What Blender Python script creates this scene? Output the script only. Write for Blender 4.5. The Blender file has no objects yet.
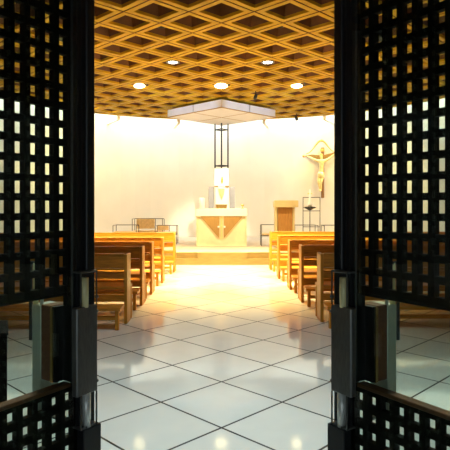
import bpy, bmesh, math, random
from mathutils import Vector, Matrix
random.seed(4)
R = math.radians
S = bpy.context.scene
COL = S.collection

# ------------------------------------------------------------------ camera, world, big lights, exposure
cd = bpy.data.cameras.new('camera'); cam = bpy.data.objects.new('camera', cd); COL.objects.link(cam)
cam.location = (0, 0, 1.5); cam.rotation_euler = (R(90), 0, 0)
cd.sensor_width = 36; cd.lens = 36*528/450
cd.shift_x = 3.5/450; cd.shift_y = -20/450
cd.clip_start = 0.02
S.camera = cam

W = bpy.data.worlds.new('world'); S.world = W; W.use_nodes = True
bg = W.node_tree.nodes['Background']
bg.inputs['Color'].default_value = (0.78, 0.93, 1.0, 1); bg.inputs['Strength'].default_value = 0.85

S.view_settings.view_transform = 'Standard'; S.view_settings.look = 'None'
S.view_settings.gamma = 1; S.view_settings.use_curve_mapping = False
S.view_settings.exposure = 0.0
S.cycles.sample_clamp_indirect = 6
S.cycles.use_denoising = True
S.cycles.diffuse_bounces = 5
WARM = (1.0, 0.74, 0.32)
P_DOWN, P_SPOT, P_WALL, SKY, P_FILL, P_PEW = 2600, 560, 720, 12.0, 285, 2800

# ------------------------------------------------------------------ materials
def mat(name, color, rough=0.5, metal=0.0, noise=0.0, scale=8.0, stretch=(1, 1, 1), emit=None, estr=0.0, spec=0.5, bump=0.0):
    m = bpy.data.materials.new(name); m.use_nodes = True
    nt = m.node_tree; b = nt.nodes['Principled BSDF']
    b.inputs['Base Color'].default_value = (*color, 1); b.inputs['Roughness'].default_value = rough
    b.inputs['Metallic'].default_value = metal; b.inputs['Specular IOR Level'].default_value = spec
    if noise or bump:
        tc = nt.nodes.new('ShaderNodeTexCoord'); mp = nt.nodes.new('ShaderNodeMapping')
        mp.inputs['Scale'].default_value = stretch
        n = nt.nodes.new('ShaderNodeTexNoise'); n.inputs['Scale'].default_value = scale; n.inputs['Detail'].default_value = 4
        nt.links.new(tc.outputs['Object'], mp.inputs['Vector']); nt.links.new(mp.outputs[0], n.inputs['Vector'])
        if noise:
            rp = nt.nodes.new('ShaderNodeValToRGB')
            rp.color_ramp.elements[0].position = 0.3; rp.color_ramp.elements[1].position = 0.7
            rp.color_ramp.elements[0].color = (*[c*(1-noise) for c in color], 1)
            rp.color_ramp.elements[1].color = (*[min(1, c*(1+noise)) for c in color], 1)
            nt.links.new(n.outputs['Fac'], rp.inputs['Fac']); nt.links.new(rp.outputs['Color'], b.inputs['Base Color'])
        if bump:
            bp = nt.nodes.new('ShaderNodeBump'); bp.inputs['Strength'].default_value = bump
            nt.links.new(n.outputs['Fac'], bp.inputs['Height']); nt.links.new(bp.outputs[0], b.inputs['Normal'])
    if emit:
        b.inputs['Emission Color'].default_value = (*emit, 1); b.inputs['Emission Strength'].default_value = estr
    return m

M = {}
M['oak'] = mat('oak', (0.52, 0.205, 0.022), 0.45, spec=0.3, noise=0.22, scale=5, stretch=(1.2, 14, 14))
M['oak_up'] = mat('oak_upright', (0.54, 0.225, 0.026), 0.45, spec=0.3, noise=0.2, scale=5, stretch=(14, 14, 1.2))
M['walnut'] = mat('walnut', (0.40, 0.19, 0.05), 0.45, noise=0.25, scale=5, stretch=(10, 10, 1))
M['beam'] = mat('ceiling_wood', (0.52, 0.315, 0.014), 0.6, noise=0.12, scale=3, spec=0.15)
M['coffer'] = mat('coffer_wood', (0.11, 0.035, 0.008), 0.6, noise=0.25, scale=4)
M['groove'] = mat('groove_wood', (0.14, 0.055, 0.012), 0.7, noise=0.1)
M['wall'] = mat('wall_plaster', (0.84, 0.79, 0.70), 0.85, noise=0.03, scale=1.2, bump=0.05)
M['porch'] = mat('porch_plaster', (0.06, 0.058, 0.055), 0.9, noise=0.05, scale=2)
M['roof'] = mat('roof_white', (0.75, 0.75, 0.75), 0.9, noise=0.03)
M['black'] = mat('black_paint', (0.007, 0.0075, 0.009), 0.36, noise=0.15, scale=30, spec=0.4)
M['lattice'] = mat('dark_stained_wood', (0.015, 0.009, 0.005), 0.6, noise=0.3, scale=20, spec=0.12)
M['edge'] = mat('reddish_wood', (0.22, 0.075, 0.03), 0.45, noise=0.25, scale=18, stretch=(1, 8, 8))
M['steel'] = mat('brushed_steel', (0.74, 0.80, 0.72), 0.38, 0.25, noise=0.08, scale=40, stretch=(12, 12, 1))
M['dsteel'] = mat('dark_steel', (0.16, 0.16, 0.15), 0.35, 0.8, noise=0.15, scale=30, stretch=(6, 6, 1))
M['brass'] = mat('brass', (0.85, 0.62, 0.25), 0.25, 1.0, noise=0.1, scale=20)
M['brass_hall_sheen'] = mat('brass_hall_sheen', (0.98, 0.86, 0.46), 0.35, 0.15, noise=0.06, scale=20)  # pale base colour stands in for the bright hall mirrored in the posts
M['post_floor_sheen'] = mat('post_floor_sheen', (0.85, 0.86, 0.80), 0.3, 0.35, noise=0.06, scale=20)  # grey base colour stands in for the floor mirrored in the lower post
M['gold'] = mat('gilt', (0.78, 0.50, 0.12), 0.38, 0.75, noise=0.2, scale=16)
M['oldgold'] = mat('dull_old_gilt', (0.34, 0.21, 0.05), 0.5, 0.4, noise=0.2, scale=16)
M['palegold'] = mat('pale_gilt', (0.95, 0.74, 0.34), 0.4, 0.5, noise=0.15, scale=14)
M['dwood'] = mat('crucifix_wood', (0.26, 0.12, 0.035), 0.5, noise=0.25, scale=8, stretch=(8, 8, 1))
M['stone'] = mat('white_stone', (0.88, 0.86, 0.80), 0.5, noise=0.04, scale=5)
M['awood'] = mat('altar_wood', (0.40, 0.235, 0.07), 0.5, noise=0.08, scale=5, stretch=(6, 6, 1))
M['cream'] = mat('cream_stone', (0.86, 0.75, 0.50), 0.5, noise=0.08, scale=4)
M['ambo_pale'] = mat('pale_ambo_wood', (0.62, 0.49, 0.25), 0.5, noise=0.08, scale=4)
M['grey'] = mat('grey_stone', (0.34, 0.345, 0.37), 0.6, noise=0.06, scale=6)
M['carpet'] = mat('platform_stone', (0.50, 0.42, 0.32), 0.6, noise=0.06, scale=5)
M['riser'] = mat('step_wood', (0.21, 0.13, 0.042), 0.5, noise=0.15, scale=4, stretch=(1, 6, 8))
M['iron'] = mat('dark_iron', (0.02, 0.02, 0.024), 0.5, 0.0, noise=0.2, scale=20)
M['chrome'] = mat('tube_metal', (0.07, 0.06, 0.045), 0.4, 0.3, noise=0.1, scale=20)
M['leather'] = mat('tan_leather', (0.60, 0.42, 0.22), 0.5, noise=0.15, scale=14)
M['panel'] = mat('canopy_panel', (0.84, 0.84, 0.88), 0.6, noise=0.03, scale=3)
M['panel_low'] = mat('canopy_soffit', (0.82, 0.76, 0.72), 0.6, noise=0.03, scale=3)
M['trim'] = mat('canopy_wood_trim', (0.45, 0.27, 0.10), 0.5, noise=0.15, scale=6)
M['wax'] = mat('white_wax', (0.95, 0.93, 0.88), 0.5, noise=0.03)
M['lamp'] = mat('lamp_glow', (1, 0.9, 0.6), 0.5, noise=0.02, emit=(1.0, 0.80, 0.38), estr=9)
M['lamp_w'] = mat('lamp_white_glow', (1, 0.95, 0.85), 0.5, noise=0.02, emit=(1.0, 0.93, 0.78), estr=14)
M['sky'] = mat('skylight_glow', (0.9, 0.95, 1), 0.5, noise=0.02, emit=(0.72, 0.88, 1.0), estr=SKY)
M['cool_fill'] = mat('cool_fill_glow', (0.9, 0.95, 1), 0.5, noise=0.02, emit=(0.74, 0.95, 1.0), estr=6)  # glow of the added fill lights over the entrance
M['box'] = mat('black_brown_wood', (0.014, 0.009, 0.007), 0.9, noise=0.25, scale=9, spec=0.1)

def glass(name, tint, ior=1.5):
    m = bpy.data.materials.new(name); m.use_nodes = True; nt = m.node_tree
    nt.nodes.remove(nt.nodes['Principled BSDF']); out = nt.nodes['Material Output']
    t = nt.nodes.new('ShaderNodeBsdfTransparent'); t.inputs[0].default_value = (*tint, 1)
    g = nt.nodes.new('ShaderNodeBsdfGlossy'); g.inputs['Roughness'].default_value = 0.01
    lw = nt.nodes.new('ShaderNodeLayerWeight'); lw.inputs['Blend'].default_value = 0.5
    p5 = nt.nodes.new('ShaderNodeMath'); p5.operation = 'POWER'; p5.inputs[1].default_value = 5.0
    nt.links.new(lw.outputs['Facing'], p5.inputs[0])
    f = nt.nodes.new('ShaderNodeMath'); f.operation = 'MULTIPLY_ADD'; f.inputs[1].default_value = 0.95; f.inputs[2].default_value = 0.04
    nt.links.new(p5.outputs[0], f.inputs[0])
    x = nt.nodes.new('ShaderNodeMixShader')
    nt.links.new(f.outputs[0], x.inputs[0]); nt.links.new(t.outputs[0], x.inputs[1]); nt.links.new(g.outputs[0], x.inputs[2])
    nt.links.new(x.outputs[0], out.inputs['Surface'])
    return m
M['glass'] = glass('green_glass', (0.83, 0.91, 0.86))

def floor_mat():
    m = bpy.data.materials.new('glazed_floor_tiles'); m.use_nodes = True; nt = m.node_tree; L = nt.links.new
    b = nt.nodes['Principled BSDF']
    tc = nt.nodes.new('ShaderNodeTexCoord'); sp = nt.nodes.new('ShaderNodeSeparateXYZ'); L(tc.outputs['Object'], sp.inputs[0])
    def mth(op, a, c=None, d=None):
        n = nt.nodes.new('ShaderNodeMath'); n.operation = op
        for i, v in enumerate((a, c, d)):
            if v is None: continue
            if isinstance(v, (int, float)): n.inputs[i].default_value = v
            else: L(v, n.inputs[i])
        return n.outputs[0]
    half = 0.462; side = half*math.sqrt(2)
    y = mth('SUBTRACT', sp.outputs['Y'], 3.556)
    d, ids = [], []
    for op in ('ADD', 'SUBTRACT'):
        v = mth('DIVIDE', mth(op, sp.outputs['X'], y), math.sqrt(2)*side)
        ids.append(mth('FLOOR', v))
        p = mth('ABSOLUTE', mth('SUBTRACT', mth('FRACT', v), 0.5))
        d.append(mth('SUBTRACT', 0.5, p))
    near = mth('MULTIPLY', mth('MINIMUM', d[0], d[1]), side)
    line = mth('LESS_THAN', near, 0.0085)
    cid = nt.nodes.new('ShaderNodeCombineXYZ'); L(ids[0], cid.inputs[0]); L(ids[1], cid.inputs[1])
    wn = nt.nodes.new('ShaderNodeTexWhiteNoise'); L(cid.outputs[0], wn.inputs['Vector'])
    n = nt.nodes.new('ShaderNodeTexNoise'); n.inputs['Scale'].default_value = 3.0; n.inputs['Detail'].default_value = 5
    L(tc.outputs['Object'], n.inputs['Vector'])
    v = mth('ADD', mth('MULTIPLY', wn.outputs['Value'], 0.06), mth('MULTIPLY', n.outputs['Fac'], 0.10))
    v = mth('ADD', v, 0.60)
    cc = nt.nodes.new('ShaderNodeCombineColor'); L(v, cc.inputs[0]); L(mth('MULTIPLY', v, 1.0), cc.inputs[1]); L(mth('MULTIPLY', v, 0.95), cc.inputs[2])
    mx = nt.nodes.new('ShaderNodeMix'); mx.data_type = 'RGBA'
    L(line, mx.inputs['Factor']); L(cc.outputs[0], mx.inputs['A']); mx.inputs['B'].default_value = (0.008, 0.007, 0.006, 1)
    L(mx.outputs['Result'], b.inputs['Base Color'])
    L(mth('ADD', mth('MULTIPLY', line, 0.5), mth('ADD', 0.05, mth('MULTIPLY', n.outputs['Fac'], 0.05))), b.inputs['Roughness'])
    b.inputs['IOR'].default_value = 1.55
    return m
M['floor'] = floor_mat()

# ------------------------------------------------------------------ mesh helpers
class MB:
    def __init__(self): self.bm = bmesh.new()
    def box(self, a, b, bev=0.0, rot=None, piv=None):
        lo = [min(p, q) for p, q in zip(a, b)]; hi = [max(p, q) for p, q in zip(a, b)]
        t = bmesh.new(); bmesh.ops.create_cube(t, size=1)
        for v in t.verts: v.co = Vector([lo[i] + (v.co[i]+0.5)*(hi[i]-lo[i]) for i in range(3)])
        if bev: bmesh.ops.bevel(t, geom=t.edges[:], offset=bev, segments=1, affect='EDGES', profile=0.5)
        if rot is not None:
            p = Vector(piv) if piv else Vector([(l+h)/2 for l, h in zip(lo, hi)])
            for v in t.verts: v.co = p + rot @ (v.co - p)
        self._add(t); return self
    def _add(self, t):
        me = bpy.data.meshes.new('t'); t.to_mesh(me); t.free(); self.bm.from_mesh(me); bpy.data.meshes.remove(me)
    def cyl(self, p, q, r, r2=None, n=12, smooth=True):
        p, q = Vector(p), Vector(q); d = q-p; t = bmesh.new()
        bmesh.ops.create_cone(t, cap_ends=True, segments=n, radius1=r, radius2=r if r2 is None else r2, depth=d.length)
        mtx = Matrix.Translation((p+q)/2) @ d.to_track_quat('Z', 'Y').to_matrix().to_4x4()
        bmesh.ops.transform(t, matrix=mtx, verts=t.verts)
        for f in t.faces: f.smooth = smooth and len(f.verts) == 4
        self._add(t); return self
    def ball(self, c, r, sc=(1, 1, 1), n=16):
        t = bmesh.new(); bmesh.ops.create_uvsphere(t, u_segments=n, v_segments=max(6, n//2), radius=r)
        for v in t.verts: v.co = Vector(c) + Vector([v.co[i]*sc[i] for i in range(3)])
        for f in t.faces: f.smooth = True
        self._add(t); return self
    def lathe(self, prof, c=(0, 0, 0), n=20):
        rings = []
        for r, z in prof:
            rings.append([self.bm.verts.new((c[0]+r*math.cos(2*math.pi*k/n), c[1]+r*math.sin(2*math.pi*k/n), c[2]+z)) for k in range(n)])
        for a, b in zip(rings, rings[1:]):
            for k in range(n):
                f = self.bm.faces.new((a[k], a[(k+1) % n], b[(k+1) % n], b[k])); f.smooth = True
        self.bm.faces.new(rings[0][::-1]); self.bm.faces.new(rings[-1]); return self
    def poly(self, pts):
        self.bm.faces.new([self.bm.verts.new(p) for p in pts]); return self
    def prism(self, pts, ax, a, b):      # 2D outline extruded along axis ax from a to b
        def p3(u, v, w): return {0: (w, u, v), 1: (u, w, v), 2: (u, v, w)}[ax]
        A = [self.bm.verts.new(p3(u, v, a)) for u, v in pts]; B = [self.bm.verts.new(p3(u, v, b)) for u, v in pts]
        n = len(pts); self.bm.faces.new(A); self.bm.faces.new(B[::-1])
        for i in range(n): self.bm.faces.new((A[i], B[i], B[(i+1) % n], A[(i+1) % n]))
        bmesh.ops.recalc_face_normals(self.bm, faces=self.bm.faces); return self
    def tube(self, pts, r, n=8):
        P = [Vector(p) for p in pts]; rings = []
        rr = r if isinstance(r, (list, tuple)) else [r]*len(P)
        for i, p in enumerate(P):
            d = (P[min(i+1, len(P)-1)] - P[max(i-1, 0)]).normalized()
            q = d.to_track_quat('Z', 'Y')
            rings.append([self.bm.verts.new(p + q @ Vector((rr[i]*math.cos(2*math.pi*k/n), rr[i]*math.sin(2*math.pi*k/n), 0))) for k in range(n)])
        for a, b in zip(rings, rings[1:]):
            best = min(range(n), key=lambda s: sum((a[k].co-b[(k+s) % n].co).length for k in range(n)))
            for k in range(n):
                f = self.bm.faces.new((a[k], a[(k+1) % n], b[(k+1+best) % n], b[(k+best) % n])); f.smooth = True
        self.bm.faces.new(rings[0][::-1]); self.bm.faces.new(rings[-1])
        bmesh.ops.recalc_face_normals(self.bm, faces=self.bm.faces); return self
    def build(self, name, m, parent=None, recalc=False):
        if recalc: bmesh.ops.recalc_face_normals(self.bm, faces=self.bm.faces)
        me = bpy.data.meshes.new(name); self.bm.to_mesh(me); self.bm.free()
        for k in (m if isinstance(m, (list, tuple)) else [m]): me.materials.append(M[k])
        o = bpy.data.objects.new(name, me); COL.objects.link(o)
        if parent: o.parent = parent
        return o

def tag(o, label, cat=None, group=None, kind=None):
    o['label'] = label
    if cat: o['category'] = cat
    if group: o['group'] = group
    if kind: o['kind'] = kind
    return o
def empty(name, loc, rz=0, **k):
    o = bpy.data.objects.new(name, None); COL.objects.link(o); o.location = loc; o.rotation_euler = (0, 0, rz)
    o.empty_display_size = 0.1
    if k: tag(o, **k)
    return o
def copy_tree(o, parent=None):
    c = o.copy(); COL.objects.link(c); c.parent = parent
    for ch in [x for x in o.children]: copy_tree(ch, c)
    return c
def spot(name, parent, loc, target, power, angle, color=WARM, size=0.06, blend=0.6):
    d = bpy.data.lights.new(name, 'SPOT'); d.energy = power; d.color = color; d.spot_size = R(angle); d.spot_blend = blend
    d.shadow_soft_size = size
    o = bpy.data.objects.new(name, d); COL.objects.link(o); o.parent = parent
    v = Vector(target) - (Vector(loc) + (parent.location if parent else Vector()))
    o.location = loc; o.rotation_euler = v.to_track_quat('-Z', 'Y').to_euler()
    return o

# ------------------------------------------------------------------ the setting
YC, RW, RC, ZC, ZTOP = 11.6, 8.15, 7.05, 4.5, 5.7
Y0 = 1.03                      # entrance wall plane
def arc(r, n=48): return [(r*math.cos(math.pi*k/n), YC + r*math.sin(math.pi*k/n)) for k in range(n+1)]

fl = MB()
outline = [(-RW-0.2, Y0), (RW+0.2, Y0)] + [(x, y) for x, y in arc(RW+0.2)]
fl.prism([(-3.2, -5.0), (3.2, -5.0), (3.2, Y0), (RW+0.2, Y0)] + arc(RW+0.2) + [(-RW-0.2, Y0), (-3.2, Y0)], 2, -0.12, 0.0)
fo = tag(fl.build('floor', 'floor'), 'glossy pale floor tiles laid diagonally with dark joints', 'floor', kind='structure')

w = MB(); n = 48
ai, ao = arc(RW, n), arc(RW+0.2, n)
w.prism(ai + ao[::-1], 2, 0.0, ZTOP)
wa = w.build('wall_back', 'wall')
for p in wa.data.polygons: p.use_smooth = False
tag(wa, 'curved cream plaster wall behind the altar', 'wall', kind='structure')
tag(MB().box((-RW-0.2, Y0, 0), (-RW, YC, ZTOP)).build('wall_left', 'wall'), 'plain plaster side wall left of the pews', 'wall', kind='structure')
tag(MB().box((RW, Y0, 0), (RW+0.2, YC, ZTOP)).build('wall_right', 'wall'), 'plain plaster side wall right of the pews', 'wall', kind='structure')
DX, DH, DW = -0.025, 2.75, 0.97
ew = MB()
ew.box((-RW-0.2, Y0-0.14, 0), (DX-DW-0.07, Y0, ZTOP)).box((DX+DW+0.07, Y0-0.14, 0), (RW+0.2, Y0, ZTOP))
ew.box((DX-DW-0.07, Y0-0.14, DH+0.07), (DX+DW+0.07, Y0, ZTOP))
tag(ew.build('wall_entrance', 'porch'), 'dark wall around the open double doors', 'wall', kind='structure')
fr = MB()
fr.box((DX-DW-0.07, Y0-0.16, 0), (DX-DW-0.005, Y0+0.02, DH+0.07), 0.004).box((DX+DW+0.005, Y0-0.16, 0), (DX+DW+0.07, Y0+0.02, DH+0.07), 0.004)
fr.box((DX-DW-0.005, Y0-0.16, DH+0.01), (DX+DW+0.005, Y0+0.02, DH+0.07), 0.004)
tag(fr.build('trim_1', 'black'), 'black frame of the double doorway', 'door frame', kind='structure')
tag(MB().box((-3.4, -5, 0), (-3.2, Y0-0.14, 3.2)).build('wall_porch_left', 'porch'), 'left wall of the porch in front of the doors', 'wall', kind='structure')
tag(MB().box((3.2, -5, 0), (3.4, Y0-0.14, 3.2)).build('wall_porch_right', 'porch'), 'right wall of the porch in front of the doors', 'wall', kind='structure')
tag(MB().box((-3.4, -5, 3.2), (3.4, Y0-0.14, 3.35)).build('ceiling_porch', 'porch'), 'ceiling of the porch in front of the doors', 'ceiling', kind='structure')
tag(MB().prism([(-RW-0.2, Y0-0.14), (RW+0.2, Y0-0.14)] + arc(RW+0.2), 2, ZTOP, ZTOP+0.15).build('roof', 'roof'), 'roof slab above the coffered ceiling', 'roof', kind='structure')

# daylight slot between the hung ceiling and the curved wall
sk = MB()
a1, a2 = arc(RC+0.25, n), arc(RW-0.12, n)
sk.prism(a1 + a2[::-1], 2, ZTOP-0.04, ZTOP-0.002)
tag(sk.build('window_1', 'sky'), 'curved skylight slot of cool daylight above the wall', 'skylight', kind='structure')

# coffered ceiling: diagonal grid of grooved beams with hollow pyramids between them
region = [(-RC, Y0), (RC, Y0)] + arc(RC, 40)
def clip(poly):
    for i in range(len(region)):
        a, b = region[i], region[(i+1) % len(region)]
        if (a[0]-b[0])**2 + (a[1]-b[1])**2 < 1e-9: continue
        f = lambda p: (b[0]-a[0])*(p[1]-a[1]) - (b[1]-a[1])*(p[0]-a[0])
        out = []
        for k in range(len(poly)):
            p, q = poly[k], poly[(k+1) % len(poly)]; fp, fq = f(p), f(q)
            if fp >= 0: out.append(p)
            if (fp > 0 > fq) or (fp < 0 < fq): out.append(tuple(p[j] + (q[j]-p[j])*fp/(fp-fq) for j in range(3)))
        poly = out
        if len(poly) < 3: return None
    return poly
HD = 0.507; side = HD*math.sqrt(2); e1 = (HD, HD); e2 = (-HD, HD); OX, OY = 0.0, 8.70
cb = MB()
def cp(u, v, z): return (OX + (u-v)*HD, OY + (u+v)*HD, z)
g, wb, dp = 0.014/side, 0.105/side, 0.46     # half groove, half beam, coffer depth
def face(pts, mi):
    c = clip(pts)
    if c:
        f = cb.bm.faces.new([cb.bm.verts.new(p) for p in c]); f.material_index = mi
for i in range(-20, 24):
    for j in range(-20, 24):
        x, y, _ = cp(i+.5, j+.5, 0)
        if not (-RC-1 < x < RC+1 and Y0-1 < y < YC+RC+1): continue
        if y > YC and x*x+(y-YC)**2 > (RC+0.8)**2: continue
        def ring(k, z): return [cp(i+k, j+k, z), cp(i+1-k, j+k, z), cp(i+1-k, j+1-k, z), cp(i+k, j+1-k, z)]
        r0, r1, r2, r3, r4 = ring(0, ZC+0.035), ring(g, ZC+0.035), ring(g, ZC), ring(wb, ZC), ring(wb+0.012/side, ZC+0.045)
        ap = cp(i+.5, j+.5, ZC+dp)
        for k in range(4):
            l = (k+1) % 4
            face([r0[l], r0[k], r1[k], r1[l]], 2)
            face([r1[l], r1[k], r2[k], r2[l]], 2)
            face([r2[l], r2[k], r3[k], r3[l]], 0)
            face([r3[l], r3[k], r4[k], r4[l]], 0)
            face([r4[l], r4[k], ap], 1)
bd = region + [region[0]]
for a, b in zip(bd, bd[1:]):
    f = cb.bm.faces.new([cb.bm.verts.new(p) for p in ((a[0], a[1], ZC), (b[0], b[1], ZC), (b[0], b[1], ZC+0.5), (a[0], a[1], ZC+0.5))]); f.material_index = 0
f = cb.bm.faces.new([cb.bm.verts.new((p[0], p[1], ZC+0.5)) for p in region]); f.material_index = 0
bmesh.ops.remove_doubles(cb.bm, verts=cb.bm.verts, dist=0.0008)
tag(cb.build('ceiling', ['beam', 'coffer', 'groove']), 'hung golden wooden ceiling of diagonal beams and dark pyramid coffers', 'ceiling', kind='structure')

# altar platform with two steps
pl = MB()
def stepshape(y): 
    xr = math.sqrt((RW-0.02)**2 - (y-YC)**2)
    a0 = math.atan2(y-YC, xr); pts = []
    for k in range(33):
        a = a0 + (math.pi-2*a0)*k/32; pts.append(((RW-0.02)*math.cos(a), YC+(RW-0.02)*math.sin(a)))
    return pts
pl.prism(stepshape(13.2), 2, 0.0, 0.158)
tag(pl.build('step_lower', 'riser'), 'lower wooden step in front of the altar', 'step', kind='structure')
p2 = MB().prism(stepshape(13.34), 2, 0.158, 0.30)
p2.box((-0.6, 13.205, 0.158), (0.64, 13.34, 0.30))
tag(p2.build('step_upper', 'riser'), 'upper wooden step with a projecting middle block', 'step', kind='structure')
p3 = MB().prism(stepshape(13.33), 2, 0.30, 0.32)
tag(p3.build('floor_platform', 'carpet'), 'pale platform floor around the altar', 'floor', kind='structure')
PZ = 0.32

# white brackets carrying the ceiling edge off the curved wall
for nm, a in (('far left', 119.5), ('left of the canopy', 102.3), ('right of the canopy', 77.8), ('far right', 60.5)):
    c, s = math.cos(R(a)), math.sin(R(a))
    t = empty('ceiling_bracket', (RC*c, YC+RC*s, ZC), R(a), label='small white bracket under the ceiling edge, ' + nm, cat='bracket', group='white brackets under the ceiling edge')
    MB().box((-0.05, -0.05, -0.15), (RW-RC+0.0, 0.05, -0.04), 0.01).build('arm', 'stone', t)
    MB().box((-0.04, -0.06, -0.04), (0.10, 0.06, 0.0), 0.006).build('plate', 'stone', t)

# ------------------------------------------------------------------ double doors
TH = 56
def leaf(m, num, side_word):
    t = empty('door_%d' % num, (DX - m*DW, 1.068, 0), R(TH)*m, label='%s leaf of the dark glazed lattice double doors, swung open inwards' % side_word, cat='door', kind='structure')
    def bx(mb, s0, s1, o0, o1, z0, z1, bev=0.0):          # s along the leaf, o towards the aisle, z up
        return mb.box((m*s0, -o0, z0), (m*s1, -o1, z1), bev)
    st = MB()
    bx(st, 0.854, 0.938, -0.026, 0.022, 0.905, 2.72, 0.003); bx(st, 0.882, 0.938, -0.026, 0.022, 0.01, 0.905, 0.003); bx(st, 0.910, 0.948, -0.03, 0.030, 0.01, 2.72, 0.003)
    bx(st, 0.872, 0.878, 0.02, 0.026, 0.95, 2.72); bx(st, 0.893, 0.899, 0.02, 0.026, 0.95, 2.72)
    st.build('leading_stile', 'black', t)
    bx(MB(), 0.0, 0.075, -0.026, 0.024, 0.01, 2.72, 0.003).build('hinge_stile', 'black', t)
    bx(MB(), 0.075, 0.854, -0.026, 0.024, 2.62, 2.72, 0.003).build('top_rail', 'black', t)
    bx(MB(), 0.075, 0.882, -0.026, 0.024, 0.01, 0.10, 0.003).build('bottom_rail', 'black', t)
    bx(MB(), 0.07, 0.882, 0.0165, 0.0235, 0.09, 2.63).build('glass_pane', 'glass', t)
    def lattice(name, s_hole, ps, ns, z_hole, pz, nz, hw, hh, s_lo, s_hi, z_lo, z_hi):
        # s_hole / z_hole: centre of the last hole; holes go on by pitch
        b = MB(); edges = [s_hi]
        for k in range(ns): edges += [s_hole - ps*k + hw/2, s_hole - ps*k - hw/2]
        edges.append(s_lo)
        for a, c in zip(edges[0::2], edges[1::2]): bx(b, c, a, -0.013, 0.013, z_lo, z_hi)
        ez = [z_lo]
        for k in range(nz): ez += [z_hole + pz*k - hh/2, z_hole + pz*k + hh/2]
        ez.append(z_hi)
        for a, c in zip(ez[0::2], ez[1::2]): bx(b, s_lo, s_hi, -0.0115, 0.0115, a, c)
        return b.build(name, 'lattice', t)
    lattice('upper_lattice', 0.8264, 0.0551, 14, 1.2515, 0.0608, 23, 0.0345, 0.0385, 0.072, 0.856, 1.209, 2.625)
    lattice('lower_lattice', 0.8505, 0.0538, 14, 0.150, 0.0590, 13, 0.034, 0.034, 0.072, 0.884, 0.095, 0.892)
    bx(MB(), 0.072, 0.856, -0.020, 0.0155, 0.891, 0.905, 0.002).build('lower_panel_cap', 'edge', t)
    bx(MB(), 0.072, 0.856, -0.018, 0.0155, 1.200, 1.210, 0.002).build('upper_panel_sill', 'lattice', t)
    # pull handle on the aisle face
    h = bx(MB(), 0.840, 0.932, 0.034, 0.062, 0.866, 1.160, 0.004).build('outer_pull', 'dsteel', t)
    for z0, z1 in ((1.160, 1.278), (0.752, 0.866)):
        c = MB(); q = lambda s, o, z: (m*s, -o, z)
        bx(c, 0.858, 0.932, 0.020, 0.060, z1-0.006 if z0 > 1 else z0, z1 if z0 > 1 else z0+0.006, 0.001)
        for s in (0.860, 0.9285): bx(c, s-0.002, s+0.0025, 0.056, 0.060, z0, z1)
        c.build('bracket_frame', 'dsteel', h)
        sp = 0.884 if z0 > 1 else 0.894
        MB().cyl(q(sp, 0.048, z0-0.004), q(sp, 0.048, z1-0.022 if z0 > 1 else z1+0.004), 0.0145).build('mounting_post', 'brass_hall_sheen' if z0 > 1 else 'post_floor_sheen', h)
        bx(MB(), 0.870, 0.930, 0.020, 0.034, z0, z1).build('backing_plate', 'black', h)
    bx(MB(), 0.866, 0.944, 0.030, 0.066, 0.02, 0.752, 0.003).build('foot_casing', 'black', h)
    k = MB()
    for z in (1.135, 0.895, 1.185): k.cyl((m*0.934, -0.048, z), (m*0.943, -0.048, z), 0.006, n=10)
    k.build('bolt', 'dsteel', h)
    # deep pull handle on the chapel face, seen through the glass
    h2 = bx(MB(), 0.820, 0.896, -0.097, -0.046, 0.905, 1.160, 0.003).build('inner_pull', 'edge', t)
    bx(MB(), 0.820, 0.896, -0.146, -0.097, 0.852, 1.157, 0.003).build('grip', 'steel', h2)
    bx(MB(), 0.822, 0.896, -0.046, -0.030, 0.905, 1.158).build('mounting_block', 'black', h2)
    bx(MB(), 0.818, 0.824, -0.0465, -0.034, 0.905, 1.158).build('edge_strip', 'brass', h2)
    bx(MB(), 0.826, 0.870, -0.0295, -0.0262, 0.905, 1.158).build('black_backing', 'black', h2)
    p = MB(); p.cyl((m*0.83, 0.137, 1.155), (m*0.83, 0.137, 1.300), 0.009); p.build('brass_post', 'brass_hall_sheen', h2)
    p = MB(); p.cyl((m*0.83, 0.104, 1.155), (m*0.83, 0.104, 1.265), 0.006); p.build('steel_post', 'steel', h2)
    bx(MB(), 0.823, 0.850, -0.150, -0.026, 1.262, 1.272, 0.002).build('top_arm', 'dsteel', h2)
    bx(MB(), 0.823, 0.838, -0.142, -0.104, 0.790, 0.855, 0.002).build('lower_post', 'steel', h2)
    bx(MB(), 0.823, 0.850, -0.146, -0.026, 0.782, 0.790, 0.002).build('bottom_arm', 'dsteel', h2)
    MB().cyl((m*0.826, 0.160, 1.03), (m*0.826, 0.160, 1.30), 0.006).build('dark_rod', 'iron', h2)
    bx(MB(), 0.822, 0.832, -0.163, -0.130, 1.294, 1.304, 0.001).build('rod_tie', 'iron', h2)
    hg = MB()
    for z in (0.3, 1.3, 2.4): hg.cyl((0, 0.026, z-0.05), (0, 0.026, z+0.05), 0.009)
    hg.build('hinge', 'dsteel', t)
    return t
leaf(1, 1, 'left'); leaf(-1, 2, 'right')

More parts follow.
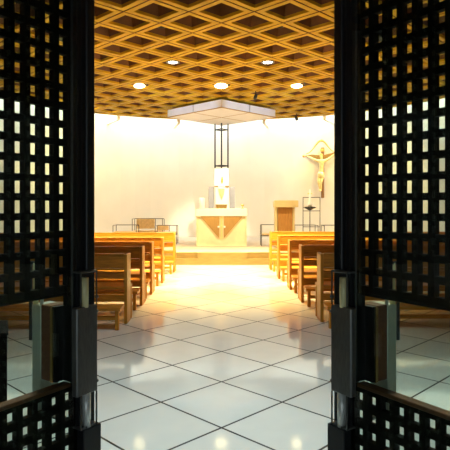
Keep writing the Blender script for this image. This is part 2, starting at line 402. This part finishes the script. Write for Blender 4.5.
# ------------------------------------------------------------------ pews
PL = 4.3
def make_pew(m, label):      # origin at the inner back corner on the floor; m = +1 extends to the right, -1 to the left
    t = empty('church_pew', (0, 0, 0), 0, label=label, cat='pew', group='oak pews beside the aisle')
    bx = lambda b, x0, x1, y0, y1, z0, z1, bev=0.004: b.box((m*x0, y0, z0), (m*x1, y1, z1), bev)
    for x in (0.0, PL-0.04): bx(MB(), x, x+0.04, 0.0, 0.26, 0.0, 0.875).build('end_panel', 'oak_up', t)
    bx(MB(), 0.041, PL-0.041, 0.012, 0.040, 0.705, 0.868).build('back_panel', 'oak', t)
    bx(MB(), 0.041, PL-0.041, 0.000, 0.055, 0.868, 0.884).build('top_rail', 'oak', t)
    bx(MB(), 0.041, PL-0.041, -0.03, 0.10, 0.675, 0.700).build('book_ledge', 'oak', t)
    for z0, z1 in ((0.565, 0.662), (0.275, 0.365)): bx(MB(), 0.041, PL-0.041, 0.02, 0.045, z0, z1).build('slat', 'oak', t)
    bx(MB(), 0.041, PL-0.041, 0.03, 0.42, 0.425, 0.465).build('seat', 'oak', t)
    bx(MB(), 0.002, 0.038, 0.26, 0.41, 0.425, 0.462).build('seat_end', 'oak', t)
    bx(MB(), 0.004, 0.036, 0.35, 0.40, 0.0, 0.425).build('front_leg', 'oak_up', t)
    kn = bx(MB(), 0.015, PL-0.02, -0.37, -0.10, 0.235, 0.270).build('kneeler', 'oak', t)
    for x in (0.04, PL/2, PL-0.09): 
        bx(MB(), x, x+0.045, -0.35, -0.30, 0.0, 0.235).build('leg', 'oak_up', kn)
    bx(MB(), 0.05, PL-0.06, -0.335, -0.315, 0.12, 0.17).build('stretcher', 'oak', kn)
    bx(MB(), 0.045, 0.085, -0.30, 0.0, 0.19, 0.234).build('bracket', 'oak', kn)
    return t
ordinals = ['nearest the doors', 'second from the doors', 'third from the doors', 'fourth from the doors', 'nearest the altar']
for m, wd, spots in ((-1, 'left', [(1.19, 6.66), (1.179, 7.86), (1.163, 8.84), (1.125, 10.1), (1.041, 11.75)]),
                     (1, 'right', [(1.267, 6.75), (1.227, 8.11), (1.204, 9.34), (1.154, 10.7), (1.125, 12.2)])):
    proto = None
    for k, (x, y) in enumerate(spots):
        lab = 'oak pew %s of the aisle, %s' % (wd, ordinals[k])
        if proto is None: proto = o = make_pew(m, lab)
        else: o = copy_tree(proto)
        o['label'] = lab; o.location = (m*x, y, 0)

# ------------------------------------------------------------------ canopy above the altar
CY, CZ = 16.25, 4.19
t = empty('altar_canopy', (0, CY, CZ), 0, label='white square canopy hung cornerwise below the ceiling above the altar', cat='canopy')
HC = 1.66; cs = HC/math.sqrt(2)
rot = Matrix.Rotation(R(45), 3, 'Z')
for sx in (-1, 1):
    for sy in (-1, 1):
        b = MB(); b.box((sx*0.022, sy*0.022, 0.012), (sx*cs, sy*cs, 0.235), 0.004, rot, (0, 0, 0.1)); b.build('box_panel', 'panel', t)
        b = MB(); b.box((sx*0.02, sy*0.02, 0.004), (sx*(cs-0.03), sy*(cs-0.03), 0.012), 0, rot, (0, 0, 0.1)); b.build('soffit', 'panel_low', t)
b = MB()
for a in range(4):
    rr = Matrix.Rotation(R(45+90*a), 3, 'Z')
    b.box((-cs-0.004, cs-0.028, 0.0), (cs+0.004, cs+0.006, 0.020), 0, rr, (0, 0, 0.1))
b.box((-cs, -0.016, 0.0), (cs, 0.016, 0.02), 0, rot, (0, 0, 0.1)); b.box((-0.016, -cs, 0.001), (0.016, cs, 0.021), 0, rot, (0, 0, 0.1))
b.build('wood_trim', 'trim', t)
b = MB()
for x, y in ((0.8, 0), (-0.8, 0), (0, 0.8), (0, -0.8)): b.cyl((x, y, 0.23), (x, y, ZC-CZ+0.02), 0.012)
b.build('hanging_rod', 'iron', t)

# metal lantern frame hanging from the canopy's far corner
FY = CY+1.30
t = empty('hanging_metal_frame', (0, FY, 0), 0, label='slim dark metal frame of upright bars hanging between canopy and white pillar', cat='frame')
fr_pts = [(-0.215, 0), (0, -0.215), (0.215, 0), (0, 0.215)]
for x, y in fr_pts: MB().box((x-0.024, y-0.024, 2.73), (x+0.024, y+0.024, CZ), 0.003).build('bar', 'iron', t)
for z in (2.80, 4.0):
    MB().tube([(*p, z) for p in fr_pts + fr_pts[:1]], 0.02).build('ring', 'iron', t)

# white pillar with gilt ornaments
t = empty('tabernacle_pillar', (0, FY, PZ), 0, label='tall white pillar with gilt ornaments behind the altar', cat='pillar')
b = MB(); b.box((-0.235, -0.2, 1.78), (0.235, 0.2, 2.39), 0.012); b.build('upper_block', 'stone', t)
b = MB(); b.box((-0.20, -0.19, 0.0), (0.24, 0.19, 1.78), 0.012); b.build('shaft', 'stone', t)
b = MB(); b.prism([(0.02-0.028, 1.92), (0.02, 1.88), (0.02+0.028, 1.92), (0.02+0.032, 2.02), (0.02, 2.14), (0.02-0.032, 2.02)], 1, -0.235, -0.20); b.build('flame_ornament', 'gold', t)
b = MB(); b.prism([(-0.11, 1.72), (0.11, 1.72), (0.075, 1.52), (0.0, 1.34), (-0.075, 1.52)], 1, -0.225, -0.19); b.build('shield_ornament', 'palegold', t)
for x in (-0.17, 0.18): MB().box((x-0.06, -0.24, 1.77), (x+0.06, -0.19, 1.81), 0.008).build('cap', 'oldgold', t)
b = MB(); b.prism([(-0.19, 1.20), (0.19, 1.20), (0.15, 0.99), (0.08, 0.99), (0.06, 1.09), (0.02, 1.05), (-0.02, 1.05), (-0.06, 1.09), (-0.08, 0.99), (-0.15, 0.99)], 1, -0.25, -0.19); b.build('basket_ornament', 'oldgold', t)
for x, wd in ((-0.345, 'left'), (0.36, 'right')):
    t = empty('stone_slab', (x, FY, PZ), 0, label='upright grey slab against the %s side of the white pillar' % wd, cat='slab', group='grey slabs beside the white pillar')
    MB().box((-0.085, -0.12, 0), (0.085, 0.12, 1.78), 0.01).build('panel', 'grey', t)
    MB().box((-0.10, -0.14, 0), (0.10, 0.14, 0.1), 0.01).build('foot', 'grey', t)

# ------------------------------------------------------------------ altar
t = empty('altar', (0, 15.05, PZ), 0, label='cream altar with white top slab and inverted wooden triangles on its front', cat='altar')
MB().box((-0.735, -0.02, 0.86), (0.735, 0.78, 1.075), 0.008).build('top_slab', 'stone', t)
MB().box((-0.69, 0.03, 0.02), (0.69, 0.74, 0.86), 0.006).build('body', 'cream', t)
MB().box((-0.72, 0.0, 0.0), (0.72, 0.77, 0.035), 0.004).build('plinth', 'cream', t)
for x in (-0.705, 0.705): MB().box((x-0.014, 0.0, 0.035), (x+0.014, 0.05, 0.86), 0.002).build('corner_post', 'cream', t)
for m in (-1, 1):
    MB().prism([(m*0.065, 0.855), (m*0.60, 0.855), (m*0.065, 0.235)], 1, -0.005, 0.032).build('wooden_triangle', 'awood', t)
    MB().ball((m*0.085, -0.012, 0.555), 0.032).build('stud', 'stone', t)
MB().box((-0.022, 0.0, 0.23), (0.022, 0.03, 0.86), 0.002).build('stem', 'palegold', t)
# things on the altar
t = empty('pillar_candle', (-0.57, 15.40, PZ+1.075), 0, label='thick white candle on the left end of the altar', cat='candle')
MB().lathe([(0.075, 0.0), (0.078, 0.30), (0.06, 0.315), (0.02, 0.305)]).build('wax_body', 'wax', t)
MB().cyl((0, 0, 0.305), (0, 0, 0.325), 0.004, n=6).build('wick', 'iron', t)
t = empty('altar_cup', (0.61, 15.35, PZ+1.075), 0, label='small gilt cup on the right end of the altar', cat='cup')
MB().lathe([(0.045, 0.0), (0.04, 0.012), (0.012, 0.03), (0.012, 0.06), (0.04, 0.075), (0.048, 0.12), (0.042, 0.12), (0.02, 0.09)]).build('bowl', 'gold', t)

# ------------------------------------------------------------------ ambo
t = empty('ambo', (1.80, 14.55, PZ), 0, label='wooden reading desk with pale sides and pale slanted top, right of the altar', cat='lectern')
MB().box((-0.245, 0.02, 0.03), (0.155, 0.30, 1.12), 0.004).build('front_panel', 'walnut', t)
for x in (-0.29, 0.19): MB().box((x-0.03, 0.0, 0.0), (x+0.03, 0.36, 1.13), 0.005).build('side_panel', 'ambo_pale', t)
MB().prism([(-0.06, 1.12), (0.36, 1.12), (0.40, 1.26), (-0.04, 1.31), (-0.06, 1.30)], 0, -0.345, 0.31).build('desk_top', 'ambo_pale', t)
MB().box((-0.32, 0.0, 0), (0.22, 0.34, 0.03), 0.004).build('base', 'ambo_pale', t)

# candle stand and metal rack beside it
t = empty('candle_stand', (2.47, 14.75, PZ), 0, label='thin metal candle stand holding a white cross shaped candle, right of the reading desk', cat='candle stand')
MB().lathe([(0.15, 0.0), (0.15, 0.015), (0.03, 0.03), (0.012, 0.05)]).build('base', 'iron', t)
MB().cyl((0, 0, 0.03), (0, 0, 1.06), 0.012).build('pole', 'iron', t)
b = MB(); b.lathe([(0.03, 1.03), (0.12, 1.08), (0.15, 1.13), (0.14, 1.13), (0.02, 1.09)])
for k in range(8):
    a = k*math.pi/4; b.cyl((0.12*math.cos(a), 0.12*math.sin(a), 1.09), (0.18*math.cos(a), 0.18*math.sin(a), 1.12), 0.012, 0.006, n=6)
b.build('tray', 'iron', t)
MB().lathe([(0.05, 1.10), (0.05, 1.24), (0.03, 1.26), (0.03, 1.40), (0.02, 1.60), (0.005, 1.62)]).build('candle', 'wax', t)
MB().box((-0.07, -0.015, 1.48), (0.07, 0.015, 1.52), 0.006).build('crossbar', 'palegold', t)
t = empty('metal_rack', (2.60, 15.25, PZ), 0, label='tall open rack of thin dark metal tube behind the candle stand', cat='rack')
for x in (-0.245, 0.245):
    MB().cyl((x, 0, 0), (x, 0, 1.40), 0.011).build('post', 'chrome', t)
    MB().box((x-0.02, -0.16, 0), (x+0.02, 0.16, 0.02), 0.004).build('foot', 'chrome', t)
for z in (1.40, 1.01, 0.55):
    MB().cyl((-0.25, 0, z), (0.25, 0, z), 0.010).build('rail', 'chrome', t)

# tube frame chairs at the wall
def chair(label, x, y, wd, h, d, back, rz=0):
    t = empty('tube_chair', (x, y, PZ), rz, label=label, cat='chair', group='metal tube chairs beside the altar')
    r = 0.011
    for sx in (-1, 1):
        f = MB(); X = sx*wd/2
        f.tube([(X, -d/2, 0), (X, -d/2, h-0.02), (X, -d/2+0.02, h), (X, d/2-0.02, h), (X, d/2, h-0.02), (X, d/2, 0)], r)
        f.build('side_frame', 'chrome', t)
        MB().cyl((X, -d/2, 0.30), (X, d/2, 0.30), r*0.9).build('side_rail', 'chrome', t)
    MB().cyl((-wd/2, d/2, h), (wd/2, d/2, h), r).build('back_rail', 'chrome', t)
    MB().cyl((-wd/2, -d/2, 0.30), (wd/2, -d/2, 0.30), r*0.9).build('front_rail', 'chrome', t)
    MB().box((-wd/2+0.02, -d/2+0.01, 0.30), (wd/2-0.02, d/2-0.02, 0.36), 0.015).build('seat', 'leather', t)
    if back:
        MB().box((-wd/2+back[0]*wd, d/2-0.03, 0.40), (-wd/2+back[1]*wd, d/2-0.005, h-0.01), 0.008).build('backrest', 'leather', t)
        MB().cyl((-wd/2+back[1]*wd+0.02, d/2, 0.30), (-wd/2+back[1]*wd+0.02, d/2, h), r).build('back_post', 'chrome', t)
    return t
chair('low metal tube chair, leftmost behind the left pews', -3.0, 16.6, 0.72, 0.545, 0.5, None)
chair('wide tan backed metal tube chair, middle one on the left of the altar', -2.38, 17.2, 0.97, 0.73, 0.5, (0.06, 0.68))
chair('metal tube chair nearest the altar on its left side', -1.67, 16.1, 0.64, 0.55, 0.5, (0.02, 0.55))
chair('metal tube chair between the altar and the reading desk', 1.43, 15.35, 0.56, 0.60, 0.44, None)
chair('metal tube chair right behind the reading desk, below the crucifix', 2.55, 16.1, 0.70, 0.56, 0.5, None)
chair('metal tube chair farthest right, partly behind the right door', 3.40, 16.0, 0.66, 0.56, 0.5, None)

# ------------------------------------------------------------------ crucifix on the right of the curved wall
CXA = math.atan2(18.78-YC, 3.50)
cx, cy = (RW-0.10)*math.cos(CXA), YC+(RW-0.10)*math.sin(CXA)
t = empty('crucifix', (cx, cy, 0), CXA-math.pi/2, label='large gilt crucifix with figure and arched top, hung on the curved wall at right', cat='crucifix')
b = MB(); b.box((0.03, -0.03, 1.75), (0.13, 0.04, 3.55), 0.006); b.build('upright_beam', 'dwood', t)
b = MB(); pts = []
top = [(-0.56, 3.29), (-0.30, 3.31), (0.0, 3.27), (0.16, 3.28), (0.40, 3.33), (0.62, 3.40)]
low = [(0.62, 3.34), (0.40, 3.23), (0.20, 3.15), (0.0, 3.12), (-0.25, 3.16), (-0.48, 3.22)]
b.prism(top + low, 1, -0.035, 0.035); b.build('crossbeam', 'oldgold', t)
b = MB(); ap = []
for k in range(25):
    u = -1+2*k/24; ap.append((0.03+u*0.55, 0, 3.30+0.50*math.exp(-(u*1.75)**2)+0.02*abs(u)))
b.tube(ap, [0.016+0.022*math.exp(-((k-12)/5)**2) for k in range(25)]); b.build('arch', 'gold', t)
b = MB().box((0.01, -0.05, 3.40), (0.15, -0.03, 3.50), 0.006); b.build('title_plate', 'gold', t)
b = MB()
for x, z in ((-0.62, 3.27), (0.66, 3.38)): b.ball((x, 0, z), 0.045, n=10)
b.cyl((-0.62, 0, 3.27), (-0.52, 0, 3.27), 0.02).cyl((0.58, 0, 3.37), (0.66, 0, 3.38), 0.02)
b.build('finial', 'gold', t)
def skin(name, verts, edges, rad, m, parent, root=0):
    me = bpy.data.meshes.new(name); me.from_pydata(verts, edges, []); o = bpy.data.objects.new(name, me); COL.objects.link(o)
    o.modifiers.new('s', 'SKIN'); sv = me.skin_vertices[0].data
    for i, r in enumerate(rad): sv[i].radius = (r, r) if not isinstance(r, tuple) else r
    for i in range(len(rad)): sv[i].use_root = (i == root)
    ss = o.modifiers.new('u', 'SUBSURF'); ss.levels = 2; ss.render_levels = 2
    dg = bpy.context.evaluated_depsgraph_get(); ev = bpy.data.meshes.new_from_object(o.evaluated_get(dg))
    o.modifiers.clear(); o.data = ev; ev.materials.clear(); ev.materials.append(M[m])
    for p in ev.polygons: p.use_smooth = True
    o.parent = parent; return o
Y = -0.12
V = [(0.06, Y, 2.60), (0.07, Y, 2.78), (0.08, Y, 2.96), (0.08, Y, 3.06), (0.085, Y-0.01, 3.12), (0.07, Y-0.03, 3.20), (0.065, Y-0.035, 3.27),
     (-0.05, Y, 3.06), (-0.24, Y+0.03, 3.15), (-0.42, Y+0.06, 3.24), (-0.49, Y+0.065, 3.26),
     (0.21, Y, 3.06), (0.38, Y+0.03, 3.17), (0.53, Y+0.06, 3.29), (0.60, Y+0.065, 3.32),
     (0.00, Y, 2.54), (-0.01, Y-0.07, 2.30), (0.02, Y-0.01, 2.06), (0.025, Y-0.05, 1.98),
     (0.11, Y, 2.54), (0.07, Y-0.07, 2.28), (0.06, Y-0.01, 2.05), (0.055, Y-0.06, 1.97)]
E_ = [(0, 1), (1, 2), (2, 3), (3, 4), (4, 5), (5, 6), (3, 7), (7, 8), (8, 9), (9, 10), (3, 11), (11, 12), (12, 13), (13, 14),
      (0, 15), (15, 16), (16, 17), (17, 18), (0, 19), (19, 20), (20, 21), (21, 22)]
rd = [0.085, 0.08, 0.10, 0.075, 0.035, 0.062, 0.055, 0.052, 0.036, 0.026, 0.024, 0.052, 0.036, 0.026, 0.024, 0.07, 0.052, 0.03, 0.028, 0.07, 0.052, 0.03, 0.028]
fg = skin('corpus', V, E_, rd, 'palegold', t)
MB().lathe([(0.10, 2.44), (0.125, 2.50), (0.12, 2.60), (0.105, 2.66), (0.09, 2.665)], (0.06, Y, 0), 14).build('loincloth', 'palegold', t)
hb = MB(); hb.ball((0.068, Y-0.015, 3.265), 0.068, (1, 0.95, 0.9), 12); hb.build('hair', 'gold', t)
fc = MB(); fc.ball((0.066, Y-0.10, 3.225), 0.011, (0.8, 1, 1.6), 8).ball((0.043, Y-0.088, 3.245), 0.007, n=6).ball((0.09, Y-0.088, 3.245), 0.007, n=6).box((0.05, Y-0.096, 3.193), (0.085, Y-0.086, 3.198)); fc.build('face', 'gold', t)
hd = MB()
for m, (x, z) in ((-1, (-0.50, 3.262)), (1, (0.61, 3.324))):
    hd.ball((x+m*0.03, Y+0.065, z+0.008), 0.03, (1.2, 0.5, 0.8), 8)
    for k in range(4): hd.tube([(x+m*0.05, Y+0.062, z+0.024-0.012*k), (x+m*0.085, Y+0.055, z+0.026-0.014*k), (x+m*(0.105-0.006*abs(k-1)), Y+0.04, z+0.024-0.014*k)], [0.007, 0.006, 0.005], 6)
    hd.tube([(x+m*0.02, Y+0.06, z+0.02), (x+m*0.04, Y+0.05, z+0.045), (x+m*0.06, Y+0.04, z+0.052)], [0.008, 0.007, 0.005], 6)
hd.build('hands', 'palegold', t)

# ------------------------------------------------------------------ lamps in the coffers
def downlight(x, y, lit, label, power=0, target=None, ang=75, color=WARM, name='recessed_downlight'):
    t = empty(name, (x, y, ZC), 0, label=label, cat='ceiling lamp', group='round recessed lamps in the ceiling coffers')
    if not lit:      # small dead lamp set up inside its coffer
        MB().lathe([(0.085, 0.10), (0.09, 0.06), (0.075, 0.06), (0.07, 0.09)]).build('trim_ring', 'black', t)
        MB().lathe([(0.08, 0.09), (0.08, 0.42)]).build('housing', 'black', t)
        MB().lathe([(0.06, 0.088), (0.05, 0.082), (0.01, 0.080)]).build('lens', 'black', t)
        return t
    b = MB(); b.lathe([(0.135, 0.03), (0.145, 0.0), (0.145, -0.012), (0.105, -0.012), (0.10, 0.01), (0.10, 0.035)]); b.build('trim_ring', 'black' if not lit else 'dsteel', t)
    MB().lathe([(0.13, 0.03), (0.13, 0.30)]).build('housing', 'iron', t)
    MB().lathe([(0.085, 0.004), (0.092, -0.006), (0.085, -0.010), (0.02, -0.016)]).build('lens', 'lamp_w' if lit else 'black', t)
    if abs(x) > 2: MB().lathe([(0.125, 0.0), (0.125, -0.11), (0.115, -0.11), (0.115, 0.0)]).build('baffle', 'black', t)
    if power: spot('downlight_beam', t, (0, 0, -0.03), target, power, ang, color)
    return t
def spotlamp(x, y, label, power, target, ang, r=0.10):
    t = empty('coffer_spotlight', (x, y, ZC), 0, label=label, cat='spotlight', group='gimbal spotlights in the ceiling coffers')
    MB().cyl((0.14, 0.02, -0.01), (0.14, 0.02, 0.30), 0.02).build('stem', 'iron', t)
    MB().tube([(0.14, 0.02, -0.01), (0.05, 0.04, -0.02), (-0.06, 0.0, -0.01)], 0.018).build('yoke', 'brass', t)
    b = MB(); b.ball((-0.06, 0, -0.01), r, (1.45, 1.0, 0.55), 16); b.build('bulb', 'lamp', t)
    MB().lathe([(0.11, 0.04), (0.05, 0.14)], (-0.06, 0, 0)).build('reflector', 'dsteel', t)
    if power: spot('spotlight_beam', t, (-0.06, -0.02, -0.10), target, power, ang, (1.0, 0.80, 0.48))
    return t
downlight(-1.02, 11.08, True, 'lit round downlight in the ceiling, left of the middle', P_DOWN, (-0.6, 11.0, 0), 92)
downlight(0.97, 11.08, True, 'lit round downlight in the ceiling, right of the middle', P_DOWN, (0.6, 11.0, 0), 92)
downlight(-2.75, 9.25, True, 'lit round downlight over the left pews', P_PEW, (-2.1, 11.4, 0), 64, (1.0, 0.98, 0.38))
downlight(2.75, 9.25, True, 'lit round downlight over the right pews', P_PEW, (2.1, 11.4, 0), 64, (1.0, 0.98, 0.38))
downlight(-1.04, 9.05, False, 'unlit dark round downlight in a coffer, left of the middle')
downlight(0.99, 9.05, False, 'unlit dark round downlight in a coffer, right of the middle')
spotlamp(-2.0, 13.26, 'glowing spotlight in the ceiling, left of the canopy', P_SPOT, (-1.2, 14.2, 0.2), 80)
spotlamp(0.05, 13.26, 'glowing spotlight in the ceiling straight before the canopy', P_SPOT, (0, 14.6, 0.3), 75, 0.115)
spotlamp(1.95, 13.26, 'glowing spotlight in the ceiling, right of the canopy', P_SPOT, (1.2, 14.2, 0.2), 80)
def track(x, y, target, power, ang, label, color=WARM, drop=0.12):
    t = empty('small_spotlight', (x, y, ZC), 0, label=label, cat='spotlight', group='small black spotlights under the ceiling')
    d = (Vector(target) - Vector((x, y, ZC-drop))).normalized()
    MB().cyl((0, 0, -drop), (0, 0, 0.0), 0.012).build('stem', 'iron', t)
    c = Vector((0, 0, -drop-0.02))
    MB().cyl(c - d*0.06, c + d*0.07, 0.04, 0.05).build('can', 'iron', t)
    MB().cyl(c + d*0.066, c + d*0.074, 0.04).build('lens', 'lamp_w', t)
    if power: spot('spot_beam', t, c + d*0.09, target, power, ang, color)
    return t
track(2.46, 17.35, (3.5, 18.7, 2.5), 110, 80, 'small black spotlight at the ceiling edge before the crucifix')
track(-4.9, 14.2, (-3.9, 18.6, 1.6), P_WALL, 95, 'small black spotlight behind the left door aimed at the curved wall')
track(4.9, 14.2, (3.9, 18.6, 1.6), P_WALL, 95, 'small black spotlight behind the right door aimed at the curved wall')
for m, wd in ((-1, 'left'), (1, 'right')):  # hidden lamps added to whiten the canopy, hung low to miss the beams
    track(m*3.35, 11.3, (m*0.7, 15.6, 4.2), 480, 30, 'added helper spotlight hidden behind the %s door, brightens the white canopy' % wd, (0.62, 0.78, 1.0), 0.9)
track(0.9, 13.9, (0.0, 17.4, 1.7), 1500, 30, 'small black spotlight before the canopy aimed at the white pillar', (1.0, 0.86, 0.62))

for x, y, wd in ((-1.1, 3.1, 'left, nearest the doors'), (1.1, 3.1, 'right, nearest the doors'), (0.0, 4.7, 'over the middle of the aisle')):  # unseen lamps added to give the near floor its cool light
    t = empty('added_cool_fill', (x, y, ZC), 0, label='added unseen cool fill light, ' + wd, cat='ceiling lamp', group='added cool fill lights over the entrance')
    MB().lathe([(0.20, 0.0), (0.20, -0.04), (0.17, -0.05), (0.165, -0.035)]).build('frame', 'iron', t)
    MB().lathe([(0.16, -0.045), (0.14, -0.056), (0.02, -0.058)]).build('diffuser', 'cool_fill', t)
    spot('cool_fill_beam', t, (0, 0, -0.09), (x*1.1, y-0.2, 0), P_FILL, 64 if x else 84, (0.74, 0.96, 0.98), 0.14, 0.5)

# ------------------------------------------------------------------ dark stand behind the left door
t = empty('wooden_stand', (-1.265, 2.72, 0), R(22.5), label='dark wooden box stand on the floor behind the left door glass', cat='stand')
MB().box((-0.20, -0.15, 0.03), (0.148, 0.15, 0.85), 0.006).build('body', 'box', t)
MB().box((-0.21, -0.16, 0.85), (0.154, 0.16, 0.865), 0.004).build('top_board', 'box', t)
MB().box((-0.19, -0.14, 0.0), (0.14, 0.14, 0.03)).build('plinth', 'box', t)
